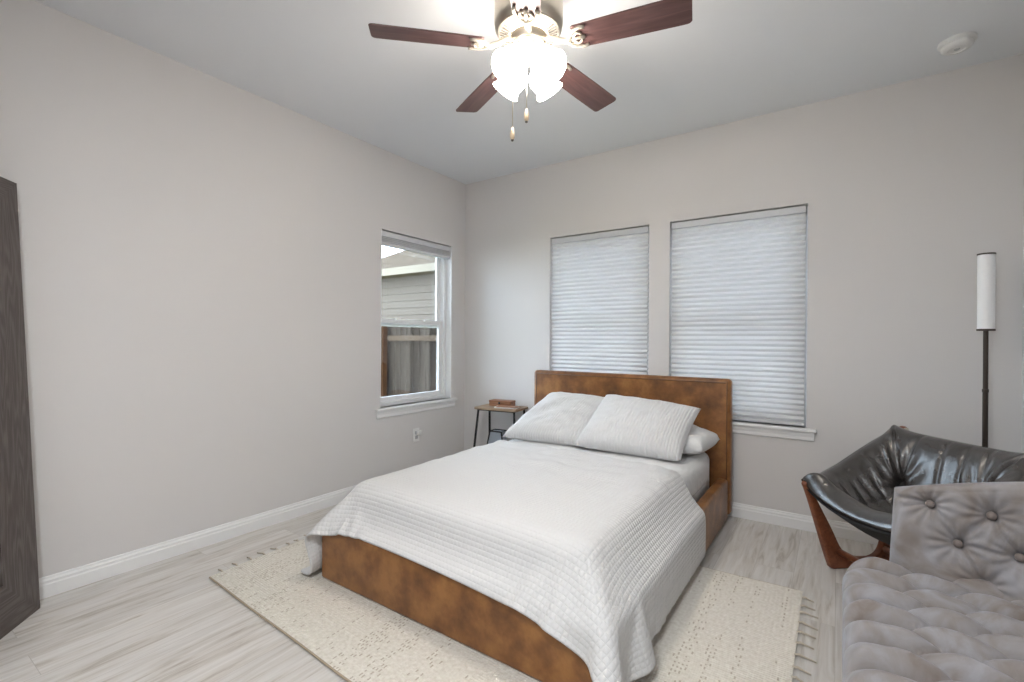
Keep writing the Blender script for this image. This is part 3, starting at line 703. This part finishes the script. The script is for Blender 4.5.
# ------------------------------------------------------------------ nightstand and its things
NR = math.radians(8); ND = Vector((math.cos(NR), math.sin(NR), 0)); NE = Vector((-math.sin(NR), math.cos(NR), 0)); NO = Vector((-2.636, 3.248, 0))
def npt(a, b, z): return NO + ND * a + NE * b + Vector((0, 0, z))
NM = Matrix.Translation(NO) @ Matrix.Rotation(NR, 4, 'Z')
ns = thing('nightstand', 'small wood-topped side table with splayed black legs in the room corner', 'table', tuple(npt(.21, .135, 0)))
bm = bmesh.new(); cr = .03; pl = []
for cxx, cyy, a0 in ((.42 - cr, .27 - cr, 0), (cr, .27 - cr, 90), (cr, cr, 180), (.42 - cr, cr, 270)):
    for k in range(6): th = math.radians(a0 + 18 * k); pl.append((cxx + cr * math.cos(th), cyy + cr * math.sin(th)))
prism(bm, pl, NM @ Matrix.Translation((0, 0, .602)), .018); obj('table_top', bev(bm, .002, 1), TABLEWOOD, ns)
bm = bmesh.new(); tube(bm, [npt(.03, .03, .596), npt(.39, .03, .596), npt(.39, .24, .596), npt(.03, .24, .596), npt(.03, .03, .596)], .006, 8); obj('top_frame', bm, BLACKM, ns)
for a, b, da, db in ((.035, .035, -.055, -.03), (.385, .035, .03, -.03), (.035, .235, -.01, .03), (.385, .235, .02, .03)):
    bm = bmesh.new(); tube(bm, [npt(a, b, .599), npt(a + da, b + db, .002)], .0105, 10); obj('leg', bm, BLACKM, ns, auto=50)
bt = thing('wooden_box', 'small brown wooden box on the nightstand in the corner', 'box', tuple(npt(.2, .19, .62)))
obj('box_body', bev(boxes(((.085, .135, .6205), (.30, .235, .655), NM)), .003, 1), BOXWOOD, bt)
obj('box_lid', bev(boxes(((.083, .133, .6555), (.302, .237, .672), NM)), .003, 1), BOXWOOD, bt)
bm = bmesh.new(); q = NM @ Vector((.19, .1345, .652)); lathe(bm, [(0, 0), (.009, 0), (.010, .006), (0, .009)], q, -NE, 14); obj('clasp', bm, BLACKM, bt, smooth=True)
bk = thing('notebook', 'thin tan notebook lying beside the wooden box on the nightstand', 'book', tuple(npt(.28, .07, .62)))
M2 = NM @ Matrix.Translation((.29, .075, 0)) @ Matrix.Rotation(math.radians(8), 4, 'Z')
obj('pages', boxes(((-.095, -.048, .623), (.103, .048, .6335), M2)), WHITEPL, bk)
obj('cover', bev(boxes(((-.08, -.052, .634), (.11, .052, .637), M2)), .001, 1), BOXWOOD, bk)
obj('back_cover', bev(boxes(((-.1, -.052, .6204), (.11, .052, .6228), M2)), .001, 1), BOXWOOD, bk)
# grey bin under the nightstand
GREYFAB = mat('blue_grey_fabric', (.33, .37, .42), .9)
gb = thing('storage_bin', 'blue-grey fabric bin with black rim standing under the nightstand', 'bin', tuple(npt(.18, .13, 0)))
def frustum(bm, c, a0, b0, z0, a1, b1, z1):
    lo = [bm.verts.new(NM @ Vector((c[0] + sx * a0, c[1] + sy * b0, z0))) for sx, sy in ((-1, -1), (1, -1), (1, 1), (-1, 1))]
    hi = [bm.verts.new(NM @ Vector((c[0] + sx * a1, c[1] + sy * b1, z1))) for sx, sy in ((-1, -1), (1, -1), (1, 1), (-1, 1))]
    bm.faces.new(lo[::-1]); bm.faces.new(hi)
    for i in range(4): j = (i + 1) % 4; bm.faces.new((lo[i], lo[j], hi[j], hi[i]))
bm = bmesh.new(); frustum(bm, (.17, .15), .125, .075, .002, .055, .045, .40); obj('bin_body', bev(bm, .01, 2), GREYFAB, gb)
bm = bmesh.new(); pts = [NM @ Vector((.17 + sx * .057, .15 + sy * .047, .402)) for sx, sy in ((-1, -1), (1, -1), (1, 1), (-1, 1), (-1, -1))]; tube(bm, pts, .006, 8)
for sx in (-1, 1): tube(bm, [NM @ Vector((.17 + sx * .057, .15 - .047, .402)), NM @ Vector((.17 + sx * .127, .15 - .077, .01))], .006, 8)
obj('rim', bm, BLACKM, gb)

# ------------------------------------------------------------------ leaning floor mirror
MC = Vector((-2.92, .559, .0)); MU = Vector((.768, -.640, 0)).normalized(); MN = Vector((.640, .768, 0)).normalized()
lean = math.atan2(.094, 1.88); MV = (Vector((0, 0, 1)) * math.cos(lean) - MN * math.sin(lean)).normalized(); MD = MU.cross(MV).normalized()
if MD.dot(MN) < 0: MD = -MD
MW, MH, MF, MT = .80, 1.882, .20, .035
mir = thing('floor_mirror', 'tall leaning floor mirror with wide dark wood frame at the left edge', 'mirror', tuple(MC))
def mp_(a, b, d): return MC + MU * a + MV * b + MD * d
def frame_piece(corners, horiz):
    bm = bmesh.new(); L = bm.loops.layers.uv.verify()
    fr = [bm.verts.new(mp_(a, b, 0.0)) for a, b in corners]; bk_ = [bm.verts.new(mp_(a, b, -MT)) for a, b in corners]
    fs = [bm.faces.new(fr), bm.faces.new(bk_[::-1])]
    for i in range(4): j = (i + 1) % 4; fs.append(bm.faces.new((fr[i], fr[j], bk_[j], bk_[i])))
    cs = {v: c for v, c in zip(fr + bk_, corners * 2)}
    for f in fs:
        for lp in f.loops: a, b = cs[lp.vert]; lp[L].uv = (b, a) if horiz else (a, b)
    return bev(bm, .002, 1)
g = .0008
for cs, hz in (([(0, 0), (MF - g, MF - g + .002), (MF - g, MH - MF + g - .002), (0, MH)], False), ([(MW, 0), (MW, MH), (MW - MF + g, MH - MF + g - .002), (MW - MF + g, MF - g + .002)], False),
               ([(0 + .002, 0), (MW - .002, 0), (MW - MF, MF - .002), (MF, MF - .002)], True), ([(.002, MH), (MF, MH - MF + .002), (MW - MF, MH - MF + .002), (MW - .002, MH)], True)):
    obj('frame_rail' if hz else 'frame_stile', frame_piece(cs, hz), ASH, mir)
bm = bmesh.new(); v = [bm.verts.new(mp_(a, b, d)) for d in (-.016, -.022) for a, b in ((MF, MF), (MW - MF, MF), (MW - MF, MH - MF), (MF, MH - MF))]
bm.faces.new(v[:4]); bm.faces.new(v[:3:-1])
for i in range(4): j = (i + 1) % 4; bm.faces.new((v[i], v[j], v[4 + j], v[4 + i]))
obj('mirror_glass', bm, MIRROR, mir)

# ------------------------------------------------------------------ floor lamp
LX, LY = .630, 3.39
lamp = thing('floor_lamp', 'slim floor lamp with white tube shade on a dark pole behind the leather chair', 'lamp', (LX, LY, 0))
def lv(prof, m, name, seg=28, par=lamp): return obj(name, lathe(bmesh.new(), prof, (LX, LY, 0), seg=seg), m, par, auto=40)
lv([(0, .0005), (.125, .0005), (.125, .012), (.118, .018), (.02, .022), (0, .022)], BRONZE, 'base')
lv([(0, .022), (.0115, .022), (.0115, .955), (.0135, .957), (.0135, .972), (.0105, .974), (.0105, 1.272), (0, 1.272)], BRONZE, 'pole', 16)
lv([(0, 1.272), (.036, 1.272), (.036, 1.282), (0, 1.282)], BRONZE, 'lower_cap')
lv([(0, 1.282), (.0335, 1.282), (.0335, 1.662), (0, 1.662)], ACRYL, 'lamp_shade')
lv([(0, 1.662), (.036, 1.662), (.036, 1.670), (0, 1.670)], BRONZE, 'upper_cap')

# ------------------------------------------------------------------ leather sling chair
ch = thing('lounge_chair', 'dark leather sling lounge chair on a bent reddish wood frame by the back wall', 'chair', (.3, 2.9, 0))
P0 = Vector((-.025, 3.06, 0)); DB = Vector((.745, .667, 0)).normalized(); DA = Vector((.667, -.745, 0)).normalized(); CW = .66
def bez(p, n=8):
    out = []
    for a, b, c, d in p:
        for i in range(n): t = i/n; out.append(((1-t)**3*a[0] + 3*(1-t)**2*t*b[0] + 3*(1-t)*t*t*c[0] + t**3*d[0], (1-t)**3*a[1] + 3*(1-t)**2*t*b[1] + 3*(1-t)*t*t*c[1] + t**3*d[1]))
    out.append(p[-1][3]); return out
outer = [(-.155, .468), (-.162, .455)] + bez([((-.15, .43), (-.10, .30), (-.05, .12), (-.004, .006))]) + [(.012, .001), (.33, .001), (.345, .006)] + bez([((.36, .02), (.37, .2), (.40, .5), (.445, .735))])
inner = [(.446, .750), (.435, .754), (.424, .745)] + bez([((.418, .73), (.375, .52), (.335, .28), (.31, .16)), ((.31, .16), (.30, .085), (.28, .06), (.23, .050)), ((.23, .050), (.14, .048), (.07, .062), (.030, .15)), ((.030, .15), (-.015, .25), (-.095, .37), (-.126, .448))]) + [(-.128, .468), (-.142, .476)]
pl = outer + inner; q = [pl[0]]
for z in pl[1:]:
    if abs(z[0]-q[-1][0]) + abs(z[1]-q[-1][1]) > .004: q.append(z)
for k in (0, 1):
    off = P0 + DA * (CW * k)
    mx = Matrix(((DB.x, 0, DA.x, off.x - DA.x*.017), (DB.y, 0, DA.y, off.y - DA.y*.017), (0, 1, 0, 0), (0, 0, 0, 1)))
    bm = bmesh.new(); prism(bm, q, mx, .034); sf = obj('side_frame', bev(bm, .006, 2, 40), TEAK, ch, auto=40)
    for (sx, sz) in ((-.140, .455), (.434, .737)):
        pc = off + DB * sx + Vector((0, 0, sz)); bm = bmesh.new(); lathe(bm, [(0, -.024), (.011, -.024), (.011, .024), (0, .024)], pc, DA, 14); obj('bolt', bm, NICKEL, sf, auto=40)
bm = bmesh.new()
for sx, sz in ((.03, .10), (.30, .10)): tube(bm, [P0 + DB * sx + DA * .03 + Vector((0, 0, sz)), P0 + DB * sx + DA * (CW - .03) + Vector((0, 0, sz))], .016, 12)
obj('cross_bar', bm, TEAK, ch, smooth=True)
def sling(nu, nv, inset=0.0):
    S = np.zeros((nu, nv, 3)); Pn = np.array(P0); B = np.array(DB); A = np.array(DA)
    vk = [0, .18, .40, .58, .72, .86, 1]; zc = [.405, .325, .270, .30, .41, .59, .735]; dc = [-.17, -.06, .07, .20, .28, .345, .40]
    ze = [.468, .492, .548, .612, .668, .712, .738]; de = [-.15, -.06, .06, .17, .27, .36, .425]
    for i in range(nu):
        u = inset + (1 - 2*inset) * i/(nu-1); w = abs(2*u - 1)**2.1
        for j in range(nv):
            v = inset + (1 - 2*inset) * j/(nv-1)
            z = np.interp(v, vk, zc) * (1-w) + np.interp(v, vk, ze) * w; d = np.interp(v, vk, dc) * (1-w) + np.interp(v, vk, de) * w
            a = (-.03 + (CW + .06) * u); S[i, j] = Pn + B * d + A * a + np.array((0, 0, z))
    for _ in range(6): S[:, 1:-1] = (S[:, :-2] + 2*S[:, 1:-1] + S[:, 2:]) / 4; S[1:-1] = (S[:-2] + 2*S[1:-1] + S[2:]) / 4
    return S
def normals(S):
    du = np.gradient(S, axis=0); dv = np.gradient(S, axis=1); n = np.cross(du, dv); n /= np.maximum(np.linalg.norm(n, axis=-1, keepdims=True), 1e-9)
    if n[..., 2].mean() < 0: n = -n
    return n
nu, nv = 110, 110; S = sling(nu, nv); n = normals(S)
u = np.linspace(0, 1, nu)[:, None]; v = np.linspace(0, 1, nv)[None]
prof = (np.clip(1 - np.abs(2*u-1)**12, 0, 1) * np.clip(1 - np.abs(2*v-1)**12, 0, 1))**.5
def seg_d(u, v, p, q):
    p = np.array(p); q = np.array(q); d = q - p; t = np.clip(((u - p[0])*d[0] + (v - p[1])*d[1]) / (d @ d), 0, 1)
    return np.sqrt((u - p[0] - t*d[0])**2 + (v - p[1] - t*d[1])**2), t
h = .055 * prof * (1 + .75 * np.exp(-((v - .05)/.09)**2) + .25 * np.exp(-((u - .03)/.10)**2) + .25 * np.exp(-((u - .97)/.10)**2) + .2*np.exp(-((v - .95)/.10)**2))
bl, br_ = (.24, .72), (.76, .72)
creases = [(bl, (.06, .93), .020, .022), (br_, (.94, .93), .020, .022), (bl, br_, .022, .020), (bl, (.22, .12), .014, .025), (br_, (.78, .12), .014, .025), (bl, (.02, .62), .010, .02), (br_, (.98, .62), .010, .02),
           ((.50, .70), (.47, .97), .009, .015), (bl, (.28, .98), .010, .018), (br_, (.72, .98), .012, .018), ((.62, .80), (.60, .98), .006, .012)]
for p, q_, dep, wd in creases:
    d, t_ = seg_d(u, v, p, q_); h -= dep * np.exp(-(d/wd)**2) * (1 - .45 * t_)
for p in (bl, br_):
    r = np.sqrt((u - p[0])**2 + (v - p[1])**2); th = np.arctan2(v - p[1], u - p[0])
    h -= .030 * np.exp(-(r/.055)**2); h += .0045 * np.sin(th * 11 + 1.0) * np.exp(-((r - .11)/.08)**2)
for i in range(nu):                                         # gathers along the arms
    for j in range(nv):
        uu_, vv_ = i/(nu-1), j/(nv-1); e = math.exp(-((min(uu_, 1-uu_) - .13)/.09)**2)
        h[i, j] += prof[i, j] * (.007 * e * math.sin(vv_ * 62 + 3 * mnz(uu_*6, vv_*4, 3.)) * (.5 + mnz(vv_*7, uu_*3, 1.)) + .005 * mnz(uu_*7, vv_*7, 6.))
T = S + n * (h * prof**.2)[..., None]; B = S - n * (.024 * prof)[..., None]
cu = obj('leather_cushion', twoside_bm(T, B, uvgrid(nu, nv, .01, .01)), BLEATHER, ch, smooth=True)
for p in (bl, br_):
    i, j = int(p[0]*(nu-1)), int(p[1]*(nv-1)); bm = bmesh.new(); lathe(bm, [(0, -.004), (.010, -.003), (.011, .001), (.007, .005), (0, .006)], Vector(T[i, j]) + Vector(n[i, j]) * .002, Vector(n[i, j]), 16); obj('button', bm, NICKEL, cu, smooth=True)
S2 = sling(40, 40, .004); n2 = normals(S2)
obj('canvas_sling', twoside_bm(S2 - n2 * .020, S2 - n2 * .027), CANVAS, ch, smooth=True)

# ------------------------------------------------------------------ tufted chaise
cz = thing('chaise_lounge', 'mauve-grey velvet chaise with deep button tufting at lower right', 'chaise', (.40, 1.55, 0))
CX0, CX1, CY0, CY1, CZT = .018, .775, .93, 2.20, .470
PX, PY, QX0, QY0 = .128, .1175, .132, 1.52
def tuft(x, y):
    p = max(0.0, (x - QX0) / PX); pm = round((CX1 - .11 - QX0) / PX); p = min(p, pm)
    q = (y - QY0) / PY
    q = min(max(q, round((CY0 + .12 - QY0)/PY)), round((CY1 - .09 - QY0)/PY))
    s, t_ = q + p/2, q - p/2
    a = abs(math.sin(PI*s)); b = abs(math.sin(PI*t_))
    bdist = math.hypot(s - round(s), t_ - round(t_))
    return a**.55 * b**.28 - .45 * math.exp(-(bdist/.16)**2), s, t_
nu, nv = 150, 220; r = .075
P = np.zeros((nu, nv, 3))
def warp(k): return k - math.sin(2*PI*k) / (2*PI) * .35      # denser near the edges
for i in range(nu):
    for j in range(nv):
        x = CX0 + (CX1 - CX0) * warp(i/(nu-1)); y = CY0 + (CY1 - CY0) * warp(j/(nv-1))
        # rounded plan corners
        rc = .25; ix = min(max(x, CX0 + rc), CX1 - rc); iy = min(max(y, CY0 + rc), CY1 - rc)
        dx, dy = x - ix, y - iy; ds = math.hypot(dx, dy); m = max(abs(dx), abs(dy))
        if dx and dy and ds > 1e-9: x = ix + dx * m / ds; y = iy + dy * m / ds; d = rc - m
        else: d = min(x - CX0, CX1 - x, y - CY0, CY1 - y)
        hh, s, t_ = tuft(x, y)
        zz = CZT - r + math.sqrt(max(0, r*r - max(0, r - d)**2))
        fade = min(1, max(0, d / .05)); bd = (1 - hh)
        zz -= .058 * bd * (.25 + .75 * fade) - .006 * fade * mnz(x*16, y*16, 4.)
        P[i, j] = (x, y, zz)
seat = obj('seat', grid_bm(P), VELVET, cz, smooth=True)
def rrect(x0, x1, y0, y1, rc, n=8):
    out = []
    for cxx, cyy, a0 in ((x1 - rc, y1 - rc, 0), (x0 + rc, y1 - rc, 90), (x0 + rc, y0 + rc, 180), (x1 - rc, y0 + rc, 270)):
        for k in range(n + 1): th = math.radians(a0 + 90*k/n); out.append((cxx + rc * math.cos(th), cyy + rc * math.sin(th)))
    return out
bm = bmesh.new(); prism(bm, rrect(CX0 + .002, CX1 - .002, CY0 + .002, CY1 - .002, .248), Matrix.Translation((0, 0, .13)), .25); obj('seat_base', bev(bm, .008, 2, 50), VELVET, cz, auto=50)
for lx, ly in ((CX0 + .09, CY0 + .09), (CX1 - .09, CY0 + .09), (CX0 + .09, CY1 - .09), (CX1 - .09, CY1 - .09)):
    bm = bmesh.new(); lathe(bm, [(0, .001), (.014, .001), (.022, .13), (0, .13)], (lx, ly, 0), seg=16); obj('leg', bm, TEAK, cz, auto=50)
kx = 0
for p in range(0, 6):
    for qh in range(-12, 14):
        q_ = qh + (.5 if p % 2 else 0); x = QX0 + p * PX; y = QY0 + q_ * PY
        if not (CX0 + .09 < x < CX1 - .08 and CY0 + .10 < y < CY1 - .07): continue
        bm = bmesh.new(); lathe(bm, [(0, 0), (.0095, 0), (.010, .003), (.006, .007), (0, .008)], (x, y, CZT - .078), seg=14); obj('tuft_button', bm, BTN, seat, smooth=True)
# sloping tufted back
BO = np.array((.178, 2.150, .405)); BB = np.array((.924, -.383, 0)); ln = .15; BNv = np.array((.383, .924, 0)); BUP = np.array((0, 0, 1.)) * math.cos(ln) + BNv * math.sin(ln); BF = np.cross(BB, BUP)
BF = BF if BF[1] < 0 else -BF
nu, nv = 150, 120; BWd = .64; P = np.zeros((nu, nv, 3)); Q = np.zeros((nu, nv, 3))
bb_ = [(.085, .255), (.235, .262), (.160, .150), (.300, .158), (.385, .268), (.455, .160), (.012 + .53, .27), (.385, .05), (.225, .045)]
fold = [(bb_[2], bb_[1]), (bb_[1], bb_[3]), (bb_[2], bb_[0]), (bb_[3], bb_[4]), (bb_[4], bb_[5]), (bb_[2], bb_[8]), (bb_[3], bb_[8]), (bb_[3], bb_[7]), (bb_[0], (-.02, .258)), (bb_[1], (.25, .42)), (bb_[5], bb_[6]), (bb_[0], (.10, .36)), (bb_[2], bb_[3])]
fd = [.010, .012, .006, .010, .012, .006, .006, .006, .010, .005, .01, .004, .006]
def top(w): return .285 + .36 * (w + .02) - .16 * (w + .02)**2
for i in range(nu):
    a = i/(nu-1)
    for j in range(nv):
        c = j/(nv-1); w = -.02 + BWd * (a - math.sin(2*PI*a)/(2*PI)*.3); tz = top(w); z = -.06 + (tz + .06) * (c - math.sin(2*PI*c)/(2*PI)*.3)
        de = min((w + .02), BWd - .02 - w, tz - z); rr_ = .05; th = math.sqrt(max(0, 1 - max(0, 1 - de/rr_)**2))
        hgt = .055 * th
        dd = 0.0
        for bx_, bz in bb_:
            r_ = math.hypot(w - bx_, z - bz)
            if r_ < .16:
                an = math.atan2(z - bz, w - bx_); dd += .050 * math.exp(-(r_/.034)) + .0032 * math.sin(an * 12 + bx_*40) * math.exp(-((r_ - .045)/.03)**2)
        for (p_, q__), dp in zip(fold, fd):
            dist, _ = seg_d(np.array(w), np.array(z), p_, q__); dist = float(dist)
            if dist < .03: dd += dp * math.exp(-(dist/.008)**2)
        hgt += (-dd + .006 * mnz(w*14, z*14, 2.)) * min(1, de/.03)
        P[i, j] = BO + BB * w + BUP * z + BF * (hgt - .0); Q[i, j] = BO + BB * w + BUP * z - BF * .075 * th
back = obj('backrest', twoside_bm(P, Q), VELVET, cz, smooth=True)
for bx_, bz in bb_[:7]:
    c = Vector(BO + BB * bx_ + BUP * bz + BF * .020); bm = bmesh.new(); lathe(bm, [(0, -.006), (.012, -.004), (.013, .001), (.008, .007), (0, .009)], c, Vector(BF), 16); obj('tuft_button', bm, BTN, back, smooth=True)

# ------------------------------------------------------------------ fill lamp added behind the camera, out of view
ld = bpy.data.lights.new('added_fill_lamp', 'AREA'); ld.shape = 'DISK'; ld.size = .5; ld.energy = FILL_LAMP; ld.color = (.92, .965, 1.0)
lo = bpy.data.objects.new('added_fill_lamp', ld); COL.objects.link(lo); lo.location = (-.45, -.38, 2.68)
